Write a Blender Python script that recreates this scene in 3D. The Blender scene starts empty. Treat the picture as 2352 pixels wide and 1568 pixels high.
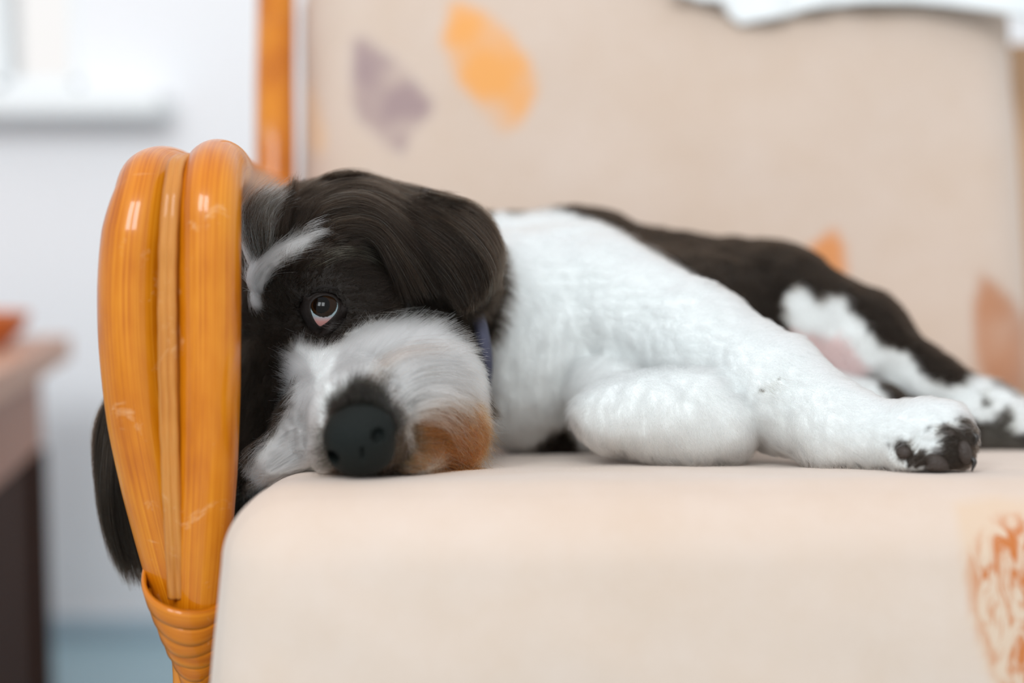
import bpy, bmesh, math, random
import numpy as np
from mathutils import Vector, Matrix
import openvdb as vdb

rng = np.random.default_rng(7)
random.seed(7)
S = bpy.context.scene
C = S.collection

# ------------------------------------------------------------------ camera, sky, window light, exposure
F = 3267.0                      # 50 mm on a 36 mm wide frame, 2352 px
PITCH = math.atan(284 / F)
CAM = np.array([0.0, 0.0, 0.57])
cam_d = bpy.data.cameras.new('camera'); cam = bpy.data.objects.new('camera', cam_d); C.objects.link(cam)
cam.location = CAM; cam.rotation_euler = (math.pi / 2 - PITCH, 0, 0)
cam_d.lens = 50; cam_d.sensor_width = 36; cam_d.clip_start = 0.05
cam_d.dof.use_dof = True; cam_d.dof.focus_distance = 0.755; cam_d.dof.aperture_fstop = 1.9
S.camera = cam

world = bpy.data.worlds.new('world'); S.world = world; world.use_nodes = True
wn = world.node_tree; wn.nodes.clear()
wo = wn.nodes.new('ShaderNodeOutputWorld'); wb = wn.nodes.new('ShaderNodeBackground')
wg = wn.nodes.new('ShaderNodeTexCoord'); wsx = wn.nodes.new('ShaderNodeSeparateXYZ')
wr = wn.nodes.new('ShaderNodeValToRGB')
wn.links.new(wg.outputs['Generated'], wsx.inputs[0]); wn.links.new(wsx.outputs['Z'], wr.inputs[0])
wr.color_ramp.elements[0].position = 0.0; wr.color_ramp.elements[0].color = (0.93, 0.91, 0.89, 1)
wr.color_ramp.elements[1].position = 0.5; wr.color_ramp.elements[1].color = (1.0, 1.0, 1.02, 1)
wn.links.new(wr.outputs[0], wb.inputs[0]); wb.inputs[1].default_value = 0.86
wn.links.new(wb.outputs[0], wo.inputs[0])

def area(name, loc, target, sx, sy, power, col):
    d = bpy.data.lights.new(name, 'AREA'); d.shape = 'RECTANGLE'; d.size = sx; d.size_y = sy
    d.energy = power; d.color = col
    o = bpy.data.objects.new(name, d); C.objects.link(o); o.location = loc
    o.rotation_euler = (Vector(target) - Vector(loc)).to_track_quat('-Z', 'Y').to_euler()
    return o
area('window_light', (-0.90, -1.15, 1.75), (0.0, 0.8, 0.45), 0.55, 0.75, 17, (0.93, 0.98, 1.0))
area('window_light', (-0.15, -1.30, 1.75), (0.0, 0.8, 0.45), 0.55, 0.75, 17, (0.93, 0.98, 1.0))

S.view_settings.view_transform = 'Standard'; S.view_settings.look = 'None'
S.view_settings.gamma = 1; S.view_settings.exposure = 0.25; S.view_settings.use_curve_mapping = False
S.cycles.max_bounces = 10

# ------------------------------------------------------------------ helpers
cP, sP = math.cos(PITCH), math.sin(PITCH)
def P(px, py, Y):
    """world point seen at pixel (px, py) when it stands Y metres in front of the camera"""
    u = (np.asarray(px, float) - 1176) / F; v = (784 - np.asarray(py, float)) / F
    dy = cP + v * sP; dz = -sP + v * cP
    t = Y / dy
    return np.stack([u * t, np.broadcast_to(Y, np.shape(u * t)).astype(float), 0.57 + dz * t], -1)
def V(px, py, Y): return Vector(P(px, py, Y))
def lin(r, g, b):
    f = lambda c: (c / 255) / 12.92 if c / 255 <= 0.04045 else ((c / 255 + 0.055) / 1.055) ** 2.4
    return (f(r), f(g), f(b))

def tag(o, label=None, cat=None, group=None, kind=None):
    if label: o['label'] = label
    if cat: o['category'] = cat
    if group: o['group'] = group
    if kind: o['kind'] = kind
    return o
def empty(name, loc):
    o = bpy.data.objects.new(name, None); C.objects.link(o); o.location = loc; o.empty_display_size = .05
    return o
def link(name, me, mat=None, parent=None, smooth=True):
    o = bpy.data.objects.new(name, me); C.objects.link(o)
    if mat: me.materials.append(mat)
    if smooth and len(me.polygons): me.polygons.foreach_set('use_smooth', [True] * len(me.polygons))
    if parent is not None:
        o.parent = parent
        bpy.context.view_layer.update()
        o.matrix_parent_inverse = parent.matrix_world.inverted()
    return o
def mesh_from(name, v, f):
    me = bpy.data.meshes.new(name); me.from_pydata([tuple(p) for p in v], [], [tuple(int(i) for i in q) for q in f]); me.update()
    return me
def boxes(name, lst, mat, parent=None, bevel=0.0, rot=None):
    bm = bmesh.new()
    for (x0, x1, y0, y1, z0, z1) in lst:
        r = bmesh.ops.create_cube(bm, size=1)
        for vv in r['verts']:
            vv.co = Vector(((x0 + x1) / 2 + vv.co.x * (x1 - x0), (y0 + y1) / 2 + vv.co.y * (y1 - y0), (z0 + z1) / 2 + vv.co.z * (z1 - z0)))
    if bevel: bmesh.ops.bevel(bm, geom=bm.edges[:], offset=bevel, segments=3, affect='EDGES', profile=.6)
    if rot: bmesh.ops.transform(bm, matrix=rot, verts=bm.verts)
    me = bpy.data.meshes.new(name); bm.to_mesh(me); bm.free()
    o = link(name, me, mat, parent, smooth=False)
    return o

def catmull(pts, n):
    pts = np.asarray(pts, float); m = len(pts)
    if m == 2:
        t = np.linspace(0, 1, n)[:, None]; return pts[0] * (1 - t) + pts[1] * t
    t = np.linspace(0, m - 1, n); i = np.minimum(t.astype(int), m - 2); f = (t - i)[:, None]
    g = lambda k: pts[np.clip(k, 0, m - 1)]
    p0, p1, p2, p3 = g(i - 1), g(i), g(i + 1), g(i + 2)
    p0 = np.where((i - 1 < 0)[:, None], 2 * p1 - p2, p0); p3 = np.where((i + 2 > m - 1)[:, None], 2 * p2 - p1, p3)
    return .5 * ((2 * p1) + (-p0 + p2) * f + (2 * p0 - 5 * p1 + 4 * p2 - p3) * f ** 2 + (-p0 + 3 * p1 - 3 * p2 + p3) * f ** 3)

def tube(name, pts, radii, mat, parent, n=90, seg=40, ref=(1, 0, 0), squash=1.0, bumps=None):
    """swept rod with u round / v along in metres"""
    c = catmull(pts, n); r = np.interp(np.linspace(0, 1, n), np.linspace(0, 1, len(radii)), radii)
    tg = np.gradient(c, axis=0); tg /= np.linalg.norm(tg, axis=1)[:, None]
    ref = np.array(ref, float); rows = []; ln = np.concatenate([[0], np.cumsum(np.linalg.norm(np.diff(c, axis=0), axis=1))])
    for k in range(n):
        a = ref - tg[k] * ref.dot(tg[k]); a /= np.linalg.norm(a); b = np.cross(tg[k], a)
        th = np.linspace(0, 2 * math.pi, seg, endpoint=False)
        rr = r[k] * (1 + (bumps(th, ln[k]) if bumps else 0 * th))
        rows.append(c[k] + (rr * np.cos(th))[:, None] * a + (rr * squash * np.sin(th))[:, None] * b)
    v = np.concatenate(rows + [c[:1], c[-1:]]); f = []; uv = []
    for k in range(n - 1):
        for j in range(seg):
            j2 = (j + 1) % seg
            f.append((k * seg + j, k * seg + j2, (k + 1) * seg + j2, (k + 1) * seg + j))
            uv += [(j / seg, ln[k]), ((j + 1) / seg, ln[k]), ((j + 1) / seg, ln[k + 1]), (j / seg, ln[k + 1])]
    e0, e1 = n * seg, n * seg + 1
    for j in range(seg):
        j2 = (j + 1) % seg
        f.append((e0, j2, j)); uv += [(0.5, 0), (0.5, 0), (.5, 0)]
        f.append((e1, (n - 1) * seg + j, (n - 1) * seg + j2)); uv += [(0.5, 0), (0.5, 0), (.5, 0)]
    me = mesh_from(name, v, f)
    l = me.uv_layers.new(name='UVMap'); l.data.foreach_set('uv', np.array(uv, float).ravel())
    return link(name, me, mat, parent)

# ---- materials
def new_mat(name):
    m = bpy.data.materials.new(name); m.use_nodes = True; nt = m.node_tree; nt.nodes.clear()
    out = nt.nodes.new('ShaderNodeOutputMaterial'); b = nt.nodes.new('ShaderNodeBsdfPrincipled')
    nt.links.new(b.outputs[0], out.inputs[0]); return m, nt, b
def N(nt, t, **kw):
    n = nt.nodes.new(t)
    for k, v in kw.items():
        if k in ('operation', 'blend_type', 'data_type', 'attribute_name', 'attribute_type', 'wave_type', 'bands_direction', 'noise_dimensions', 'feature'): setattr(n, k, v)
        else: n.inputs[k].default_value = v
    return n
def simple(name, col, rough=.6, bump=0, scale=200, var=.04, **kw):
    m, nt, b = new_mat(name)
    tc = N(nt, 'ShaderNodeTexCoord'); no = N(nt, 'ShaderNodeTexNoise', Scale=scale, Detail=3.0)
    nt.links.new(tc.outputs['Object'], no.inputs['Vector'])
    mx = N(nt, 'ShaderNodeMix', data_type='RGBA'); nt.links.new(no.outputs['Fac'], mx.inputs['Factor'])
    mx.inputs['A'].default_value = (*[c * (1 - var) for c in col], 1); mx.inputs['B'].default_value = (*[min(1, c * (1 + var)) for c in col], 1)
    nt.links.new(mx.outputs['Result'], b.inputs['Base Color']); b.inputs['Roughness'].default_value = rough
    if bump:
        bp = N(nt, 'ShaderNodeBump', Strength=bump, Distance=.001); nt.links.new(no.outputs['Fac'], bp.inputs['Height']); nt.links.new(bp.outputs[0], b.inputs['Normal'])
    for k, v in kw.items(): b.inputs[k.replace('_', ' ')].default_value = v
    return m
M_wall = simple('wall_paint', (.86, .862, .885), .9, .2, 60, .01)
M_white = simple('white_paint', (.84, .87, .88), .45, 0, 40, .01)
M_floor = simple('floor_boards', lin(160, 186, 196), .5, .1, 12, .06)
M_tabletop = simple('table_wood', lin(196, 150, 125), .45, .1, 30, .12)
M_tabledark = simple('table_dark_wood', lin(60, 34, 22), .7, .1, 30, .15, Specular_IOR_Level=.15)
M_cloth = simple('white_cloth', (.88, .91, .92), .9, .4, 400, .03, Sheen_Weight=.3)
M_terra = simple('orange_glaze', lin(205, 110, 50), .35, 0, 60, .05)
M_tan = simple('tan_weave', lin(196, 158, 122), .7, .5, 220, .15)
M_black = simple('nose_leather', (.009, .011, .010), .6, .9, 900, .2, Specular_IOR_Level=.12)
M_lid = simple('eyelid_skin', (.008, .005, .004), .6, .3, 800, .2, Specular_IOR_Level=.2)
M_pad = simple('paw_pad_skin', (.030, .020, .015), .6, .8, 700, .3)
M_collar = simple('collar_webbing', lin(62, 64, 84), .7, .5, 600, .1)
M_claw = simple('claw_horn', (.02, .017, .015), .3, 0, 100, .1)

def rattan(name, c_lo, c_hi, c_dk, rough=.32, coat=.55):
    m, nt, b = new_mat(name); L = nt.links.new
    uv = N(nt, 'ShaderNodeUVMap'); mp = N(nt, 'ShaderNodeMapping'); mp.inputs['Scale'].default_value = (130, 7, 1)
    L(uv.outputs[0], mp.inputs[0])
    n1 = N(nt, 'ShaderNodeTexNoise', Scale=1.0, Detail=5.0, Roughness=.6); L(mp.outputs[0], n1.inputs['Vector'])
    mp2 = N(nt, 'ShaderNodeMapping'); mp2.inputs['Scale'].default_value = (4, 14, 1); L(uv.outputs[0], mp2.inputs[0])
    n2 = N(nt, 'ShaderNodeTexNoise', Scale=1.0, Detail=3.0); L(mp2.outputs[0], n2.inputs['Vector'])
    r = N(nt, 'ShaderNodeValToRGB'); e = r.color_ramp.elements
    e[0].position = .34; e[0].color = (*c_dk, 1); e[1].position = .66; e[1].color = (*c_hi, 1)
    k = e.new(.48); k.color = (*c_lo, 1)
    mx = N(nt, 'ShaderNodeMix', data_type='FLOAT'); mx.inputs[0].default_value = .5
    L(n1.outputs['Fac'], mx.inputs[2]); L(n2.outputs['Fac'], mx.inputs[3]); L(mx.outputs[0], r.inputs[0])
    tc = N(nt, 'ShaderNodeTexCoord'); sc = N(nt, 'ShaderNodeTexNoise', Scale=38.0, Detail=6.0, Roughness=.7, Distortion=.8); L(tc.outputs['Object'], sc.inputs['Vector'])
    sr = N(nt, 'ShaderNodeValToRGB'); sr.color_ramp.elements[0].position = .60; sr.color_ramp.elements[1].position = .74; sr.color_ramp.elements[1].color = (.55, .55, .55, 1); L(sc.outputs['Fac'], sr.inputs[0])
    sm_ = N(nt, 'ShaderNodeMix', data_type='RGBA'); L(sr.outputs[0], sm_.inputs['Factor']); L(r.outputs[0], sm_.inputs['A']); sm_.inputs['B'].default_value = (.74, .46, .24, 1)
    L(sm_.outputs['Result'], b.inputs['Base Color']); b.inputs['Roughness'].default_value = rough
    b.inputs['Coat Weight'].default_value = coat; b.inputs['Coat Roughness'].default_value = .12; b.inputs['Coat IOR'].default_value = 1.5; b.inputs['Specular IOR Level'].default_value = .15
    bp = N(nt, 'ShaderNodeBump', Strength=.25, Distance=.0006); L(n1.outputs['Fac'], bp.inputs['Height']); L(bp.outputs[0], b.inputs['Normal'])
    return m
M_rattan = rattan('varnished_rattan', (.53, .152, .002), (.69, .262, .014), (.34, .072, .001))
M_reed = rattan('split_reed', (.48, .17, .025), (.66, .33, .09), (.26, .075, .01), .4, .4)
M_bind = rattan('reed_binding', (.52, .150, .003), (.64, .22, .01), (.36, .085, .001), .35, .5)

def fabric(name, base):
    m, nt, b = new_mat(name); L = nt.links.new
    tc = N(nt, 'ShaderNodeTexCoord')
    no = N(nt, 'ShaderNodeTexNoise', Scale=11.0, Detail=7.0, Roughness=.72); L(tc.outputs['Object'], no.inputs['Vector'])
    w1 = N(nt, 'ShaderNodeTexWave', Scale=420.0, Distortion=1.0, bands_direction='X'); L(tc.outputs['Object'], w1.inputs['Vector'])
    w2 = N(nt, 'ShaderNodeTexWave', Scale=420.0, Distortion=1.0, bands_direction='Z'); L(tc.outputs['Object'], w2.inputs['Vector'])
    ad = N(nt, 'ShaderNodeMath', operation='ADD'); L(w1.outputs['Fac'], ad.inputs[0]); L(w2.outputs['Fac'], ad.inputs[1])
    mx = N(nt, 'ShaderNodeMix', data_type='RGBA'); L(no.outputs['Fac'], mx.inputs['Factor'])
    mx.inputs['A'].default_value = (base[0] * .90, base[1] * .84, base[2] * .76, 1); mx.inputs['B'].default_value = (min(1, base[0] * 1.06), base[1] * 1.11, base[2] * 1.18, 1)
    at = N(nt, 'ShaderNodeAttribute', attribute_name='print'); 
    al = N(nt, 'ShaderNodeAttribute', attribute_name='print_mask')
    # scribbled ink inside the printed leaves
    sc = N(nt, 'ShaderNodeTexNoise', Scale=85.0, Detail=5.0, Roughness=.65, Distortion=1.6)
    mp = N(nt, 'ShaderNodeMapping'); mp.inputs['Rotation'].default_value = (0, -.65, 0); mp.inputs['Scale'].default_value = (1.5, 1, .45)
    L(tc.outputs['Object'], mp.inputs[0]); L(mp.outputs[0], sc.inputs['Vector'])
    rp = N(nt, 'ShaderNodeValToRGB'); rp.color_ramp.elements[0].position = .44; rp.color_ramp.elements[1].position = .56
    L(sc.outputs['Fac'], rp.inputs[0])
    sp = N(nt, 'ShaderNodeSeparateColor'); L(al.outputs['Color'], sp.inputs[0])
    # R: solid coverage, G: scribble coverage, B: pale ground
    m1 = N(nt, 'ShaderNodeMath', operation='MULTIPLY'); L(rp.outputs[0], m1.inputs[0]); L(sp.outputs[1], m1.inputs[1])
    m2 = N(nt, 'ShaderNodeMath', operation='MAXIMUM'); L(m1.outputs[0], m2.inputs[0]); L(sp.outputs[0], m2.inputs[1])
    g = N(nt, 'ShaderNodeMix', data_type='RGBA'); L(sp.outputs[2], g.inputs['Factor']); L(mx.outputs['Result'], g.inputs['A']); g.inputs['B'].default_value = (*lin(202, 176, 150), 1)
    m3 = N(nt, 'ShaderNodeMix', data_type='RGBA'); L(m2.outputs[0], m3.inputs['Factor']); L(g.outputs['Result'], m3.inputs['A']); L(at.outputs['Color'], m3.inputs['B'])
    L(m3.outputs['Result'], b.inputs['Base Color']); b.inputs['Roughness'].default_value = .92
    b.inputs['Sheen Weight'].default_value = .25
    bp = N(nt, 'ShaderNodeBump', Strength=.18, Distance=.0005); L(ad.outputs[0], bp.inputs['Height']); L(bp.outputs[0], b.inputs['Normal'])
    return m
M_fabric = fabric('printed_cotton', (.59, .475, .395))

# ------------------------------------------------------------------ room
WY = 1.9
wx = float(P(185, 200, WY)[0]); wz = float(P(185, 200, WY)[2])
X0, X1, Z1 = -2.6, 2.4, 2.5
w = boxes('wall_back', [(X0, wx - .9, WY, WY + .12, 0, Z1), (wx, X1, WY, WY + .12, 0, Z1), (wx - .9, wx, WY, WY + .12, 0, wz), (wx - .9, wx, WY, WY + .12, wz + 1.1, Z1)], M_wall)
tag(w, kind='structure')
tag(boxes('wall_left', [(X0 - .12, X0, -2.5, WY, 0, Z1)], M_wall), kind='structure')
tag(boxes('floor', [(X0, X1, -2.5, WY, -.05, 0)], M_floor), kind='structure')
tag(boxes('baseboard_back', [(X0, X1, WY - .014, WY, 0, .03)], simple('baseboard_paint', lin(176, 196, 208), .5, 0, 20, .02), bevel=.004), kind='structure')
win = tag(empty('window_1', (wx - .45, WY, wz)), kind='structure')
fr = boxes('window_frame', [(wx - .020, wx - .001, WY + .03, WY + .09, wz, wz + 1.1), (wx - .9, wx, WY + .03, WY + .09, wz, wz + .014), (wx - .9, wx - .88, WY + .03, WY + .09, wz, wz + 1.1), (wx - .13, wx - .107, WY + .03, WY + .09, wz, wz + 1.1), (wx - .9, wx, WY + .03, WY + .09, wz + 1.08, wz + 1.1)], M_white, win, bevel=.003)
gm, gnt, gb = new_mat('window_glass'); gb.inputs['Transmission Weight'].default_value = 1; gb.inputs['Base Color'].default_value = (1, 1, 1, 1); gb.inputs['Roughness'].default_value = 0; gb.inputs['IOR'].default_value = 1.45
boxes('window_pane', [(wx - .88, wx - .02, WY + .055, WY + .059, wz + .014, wz + 1.08)], gm, fr)
sx = float(P(366, 240, 1.82)[0])
zs0 = float(P(366, 268, 1.82)[2]); zs1 = float(P(366, 200, 1.82)[2])
sill = boxes('window_sill', [(wx - 1.0, sx, 1.82, WY + .03, zs0, zs1)], M_white, win, bevel=.013)

# ------------------------------------------------------------------ side table (left, turned a little)
C0 = P(163, 770, 1.66); TZ = float(C0[2])
st = tag(empty('side_table', (C0[0] - .25, C0[1] - .25, 0)), 'dark brown wooden side table with paler top, left of the rattan armchair', 'table')
Rt = Matrix.Translation((C0[0], C0[1], 0)) @ Matrix.Rotation(math.radians(9), 4, 'Z')
W_, D_ = .50, .62
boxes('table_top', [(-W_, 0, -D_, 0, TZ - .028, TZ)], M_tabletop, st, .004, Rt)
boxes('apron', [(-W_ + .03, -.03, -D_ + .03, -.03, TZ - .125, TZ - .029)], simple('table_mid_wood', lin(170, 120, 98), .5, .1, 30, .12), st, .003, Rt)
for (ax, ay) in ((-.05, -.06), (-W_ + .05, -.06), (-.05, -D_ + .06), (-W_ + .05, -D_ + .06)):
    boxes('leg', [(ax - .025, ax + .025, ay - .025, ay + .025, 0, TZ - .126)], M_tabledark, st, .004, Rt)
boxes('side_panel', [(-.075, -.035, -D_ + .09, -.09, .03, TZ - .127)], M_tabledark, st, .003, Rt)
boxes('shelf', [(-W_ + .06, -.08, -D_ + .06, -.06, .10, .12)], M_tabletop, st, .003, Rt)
# orange bowl at the picture's left edge
bc = P(-52, 762, 1.5); bc[2] = TZ
prof = [(0, .0), (.026, 0), (.03, .004), (.045, .016), (.054, .034), (.055, .036), (.052, .036), (.043, .019), (.028, .008), (0, .007)]
vv = []; ff = []; sg = 40
for i, (r, z) in enumerate(prof):
    for j in range(sg): vv.append((bc[0] + r * math.cos(2 * math.pi * j / sg), bc[1] + r * math.sin(2 * math.pi * j / sg), bc[2] + z + .0005))
for i in range(len(prof) - 1):
    for j in range(sg): ff.append((i * sg + j, i * sg + (j + 1) % sg, (i + 1) * sg + (j + 1) % sg, (i + 1) * sg + j))
tag(link('bowl', mesh_from('bowl', vv, ff), M_terra), 'small orange bowl on the side table, cut by the left edge', 'bowl')

# ------------------------------------------------------------------ cushions
SLOPE = .105; YAW = -math.atan(-.05)
def rbox(name, size, r, step, M, mat, puff=None):
    hx, hy, hz = [s / 2 for s in size]; verts = {}; vl = []; fl = []
    def axis(h, n): return np.linspace(-h, h, n)
    nx, ny, nz = [max(4, int(s / step)) for s in size]
    def addgrid(make, a, b, flip):
        idx = np.zeros((len(a), len(b)), int)
        for i, p in enumerate(a):
            for j, q in enumerate(b):
                k = make(p, q); kk = (round(k[0], 6), round(k[1], 6), round(k[2], 6))
                if kk not in verts: verts[kk] = len(vl); vl.append(k)
                idx[i, j] = verts[kk]
        for i in range(len(a) - 1):
            for j in range(len(b) - 1):
                q = (idx[i, j], idx[i + 1, j], idx[i + 1, j + 1], idx[i, j + 1]); fl.append(q[::-1] if flip else q)
    ax, ay, az = axis(hx, nx), axis(hy, ny), axis(hz, nz)
    addgrid(lambda p, q: (p, q, hz), ax, ay, False); addgrid(lambda p, q: (p, q, -hz), ax, ay, True)
    addgrid(lambda p, q: (p, -hy, q), ax, az, False); addgrid(lambda p, q: (p, hy, q), ax, az, True)
    addgrid(lambda p, q: (hx, p, q), ay, az, False); addgrid(lambda p, q: (-hx, p, q), ay, az, True)
    v = np.array(vl); inn = np.array([hx, hy, hz]) - r
    q = np.clip(v, -inn, inn); d = v - q; ln = np.linalg.norm(d, axis=1); ln[ln == 0] = 1
    n = d / ln[:, None]; m = np.abs(n).max(1) < .999
    v = q + n * r
    if puff: v = v + puff(v, n)
    vw = np.array([list(M @ Vector(p)) for p in v])
    me = mesh_from(name, vw, fl)
    o = link(name, me, mat); return o, vw
def pip(x, z, poly):
    inside = np.zeros(x.shape, bool); n = len(poly); j = n - 1
    for i in range(n):
        xi, zi = poly[i]; xj, zj = poly[j]
        c = ((zi > z) != (zj > z)) & (x < (xj - xi) * (z - zi) / (zj - zi + 1e-12) + xi)
        inside ^= c; j = i
    return inside
def wpoly(pts, Y):
    """outline points -> world X,Z polygon on the plane Y"""
    return [tuple(P(a, b, Y)[[0, 2]]) for a, b in pts]
def soft_pip(x, z, poly, w, k=8):
    s = 0
    for i in range(k):
        a = 2 * math.pi * i / k; s = s + pip(x + w * math.cos(a), z + w * math.sin(a), poly)
    return s / k
def snoise(p, f, seed=0):
    r = np.random.default_rng(seed); o = 0
    for i in range(6):
        k = r.normal(size=3); k = k / np.linalg.norm(k) * f * (1 + .7 * i / 3); ph = r.uniform(0, 6.28)
        o = o + np.sin(p @ k + ph + 1.3 * np.sin(p @ np.roll(k, 1) * .7 + ph * 2))
    return o / 6 * 1.4

def set_attr(me, name, arr):
    a = me.color_attributes.new(name, 'FLOAT_COLOR', 'POINT')
    a.data.foreach_set('color', np.concatenate([arr, np.ones((len(arr), 1))], 1).astype(np.float32).ravel())

# seat cushion: local frame, front-left-top corner as the anchor
SW, SD, SH, SR = .66, .56, .135, .037
seat_rot = Matrix.Rotation(YAW, 4, 'Z') @ Matrix.Rotation(-math.atan(SLOPE), 4, 'X')
A = Vector((-.1365, .636, .4477))                       # front-left-top corner before rounding
seat_M = Matrix.Translation(A) @ seat_rot @ Matrix.Translation((SW / 2, SD / 2, -SH / 2))
def seat_puff(v, n):
    bulge = .006 * (1 - (v[:, 2] / (SH / 2)) ** 2) * (n[:, 1] < -.5)
    o = np.zeros_like(v); o[:, 1] -= bulge
    low = np.clip(-(v[:, 2] - .03) / .09, 0, 1)
    o[:, 0] -= low * .009 * np.clip(-n[:, 0], 0, 1)
    o += n * (snoise(v, 60, 3) * .0006)[:, None]
    return o
seat, sv = rbox('seat_cushion', (SW, SD, SH), SR, .0032, seat_M, M_fabric, seat_puff)
tag(seat, 'thick beige seat cushion the dog lies on, printed leaf at its front', 'cushion')
x, y, z = sv.T
pr = np.tile(np.array(lin(182, 104, 46)), (len(sv), 1)); mk = np.zeros((len(sv), 3))
front = (y < .72)
lf = wpoly([(2196, 1163), (2300, 1150), (2420, 1165), (2470, 1300), (2440, 1480), (2360, 1640), (2290, 1620), (2235, 1500), (2212, 1400), (2197, 1290)], .655)
f_ = soft_pip(x, z, lf, .002) * front
lf2 = wpoly([(2215, 1260), (2290, 1200), (2400, 1190), (2440, 1300), (2420, 1480), (2340, 1620), (2280, 1560), (2240, 1440), (2212, 1330)], .655)
f2 = soft_pip(x, z, lf2, .004) * front
mk[:, 2] = f_ * .7; mk[:, 1] = f2
set_attr(seat.data, 'print', pr); set_attr(seat.data, 'print_mask', mk)
# stitched seam low on the front
sm = [A + seat_rot @ Vector((t, -.0075 - .0002, -.1155 + .002 * math.sin(t * 30))) for t in np.linspace(.03, SW - .04, 30)]

seat_Mi = np.array(seat_M.inverted()); 
def sd_seat(p):
    q = p @ seat_Mi[:3, :3].T + seat_Mi[:3, 3]
    d = np.abs(q) - (np.array([SW, SD, SH]) / 2 - SR)
    return np.linalg.norm(np.maximum(d, 0), axis=-1) + np.minimum(d.max(-1), 0) - SR
def seat_z(X, Y):
    zz = A.z + (Y - A.y) * -SLOPE
    return zz

# back cushion
BW, BT, BH = .623, .13, .42
lean = math.radians(14)
Bp = Vector(((float(P(690, 500, 1.17)[0]) - .006), 1.13, .412))
back_M = Matrix.Translation(Bp) @ Matrix.Rotation(YAW * .6, 4, 'Z') @ Matrix.Rotation(-lean, 4, 'X') @ Matrix.Translation((BW / 2, BT / 2, BH / 2 - .008))
def back_puff(v, n):
    bul = .018 * (1 - (v[:, 0] / (BW / 2)) ** 4) * (1 - (v[:, 2] / (BH / 2)) ** 4) * (n[:, 1] < -.3)
    o = np.zeros_like(v); o[:, 1] -= np.maximum(bul, 0)
    o += n * (snoise(v, 25, 5) * .0022)[:, None]
    return o
back, bv = rbox('back_cushion', (BW, BT, BH), .055, .006, back_M, M_fabric, back_puff)
tag(back, 'tall beige back cushion behind the dog, printed with orange and mauve leaves', 'cushion')
x, y, z = bv.T; pr = np.full((len(bv), 3), .5); mk = np.zeros((len(bv), 3))
front = np.array([(back_M.inverted() @ Vector(p)).y < -.02 for p in bv])
BY = 1.19
def leaf(poly, col, cover, Y, nf=60, amt=.6, w=.004):
    m = soft_pip(x, z, wpoly(poly, Y), w) * front
    tex = np.clip(1 - amt * np.clip(snoise(bv, nf, int(poly[0][0])) + .1, 0, 1), 0, 1)
    pr[m > .01] = lin(*col); mk[:, 0] = np.maximum(mk[:, 0], m * cover * tex)
leaf([(822, 85), (880, 120), (940, 175), (1000, 235), (1000, 265), (960, 300), (935, 362), (890, 330), (835, 285), (815, 200)], (150, 128, 130), .9, 1.22, 75, .6)
leaf([(1040, 5), (1110, 35), (1165, 80), (1222, 165), (1228, 230), (1195, 300), (1150, 318), (1105, 260), (1050, 190), (1020, 110)], (226, 158, 84), .95, 1.23, 60, .75)
leaf([(700, 170), (730, 220), (765, 330), (745, 370), (705, 330), (690, 230)], (222, 184, 140), .6, 1.22)
leaf([(1840, 585), (1885, 545), (1925, 525), (1940, 560), (1945, 640), (1860, 640)], (208, 130, 60), .95, 1.16, 40, .2)
leaf([(2268, 625), (2320, 665), (2400, 740), (2400, 930), (2330, 940), (2280, 900), (2240, 840), (2238, 720)], (176, 122, 88), .95, 1.15, 55, .35)
set_attr(back.data, 'print', pr); set_attr(back.data, 'print_mask', mk)

# white cloth thrown over the top of the back cushion
Wc = []; nU, nV = 120, 60
hem_px = np.array([[1540, -14], [1600, 0], [1650, 8], [1672, 40], [1700, 56], [1750, 50], [1820, 32], [1900, 14], [1980, 10], [2090, 6], [2170, 12], [2250, 26], [2352, 44], [2480, 56]], float)
us = np.linspace(0, 1, nU); hx_ = np.interp(us, np.linspace(0, 1, len(hem_px)), hem_px[:, 0]); hy_ = np.interp(us, np.linspace(0, 1, len(hem_px)), hem_px[:, 1])
top_z = float((back_M @ Vector((0, 0, BH / 2)))[2]); 
for i in range(nU):
    h = P(hx_[i], hy_[i], 1.20); 
    topf = Vector((h[0] * 1.04, 1.212, top_z + .006)); topb = Vector((h[0] * 1.08, 1.31, top_z + .014)); bk = Vector((h[0] * 1.08, 1.345, top_z + .004))
    pth = catmull([h, (np.array(h) * .4 + np.array(topf) * .6) + [0, -.012, .0], [topf.x, topf.y - .001, topf.z], [(topf.x + topb.x) / 2, 1.27, top_z + .016], list(topb), list(bk)], nV)
    ph = us[i] * 40
    for j in range(nV):
        k = 1 - j / nV
        pth[j][1] -= .004 * math.sin(ph + 2 * math.sin(ph * .31) + j * .05) * k + .003
        Wc.append(pth[j])
me = mesh_from('throw_cloth', Wc, [(i * nV + j, (i + 1) * nV + j, (i + 1) * nV + j + 1, i * nV + j + 1) for i in range(nU - 1) for j in range(nV - 1)])
cloth = link('throw_cloth', me, M_cloth); so = cloth.modifiers.new('t', 'SOLIDIFY'); so.thickness = .006; so.offset = 1
tag(cloth, 'rumpled white cloth draped over the top of the back cushion', 'cloth')

# ------------------------------------------------------------------ rattan armchair
chair = tag(empty('rattan_armchair', (.1, .95, 0)), 'varnished orange rattan armchair with bent double-pole arm and reed binding', 'armchair')
R1 = .0158
back_dir = Vector((-.088, 1, 0))
def rail(pts_front, tail, rad, name, mat, **kw):
    pts = [P(a, b, d) for a, b, d in pts_front] + tail
    return tube(name, pts, rad, mat, chair, **kw)
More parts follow.
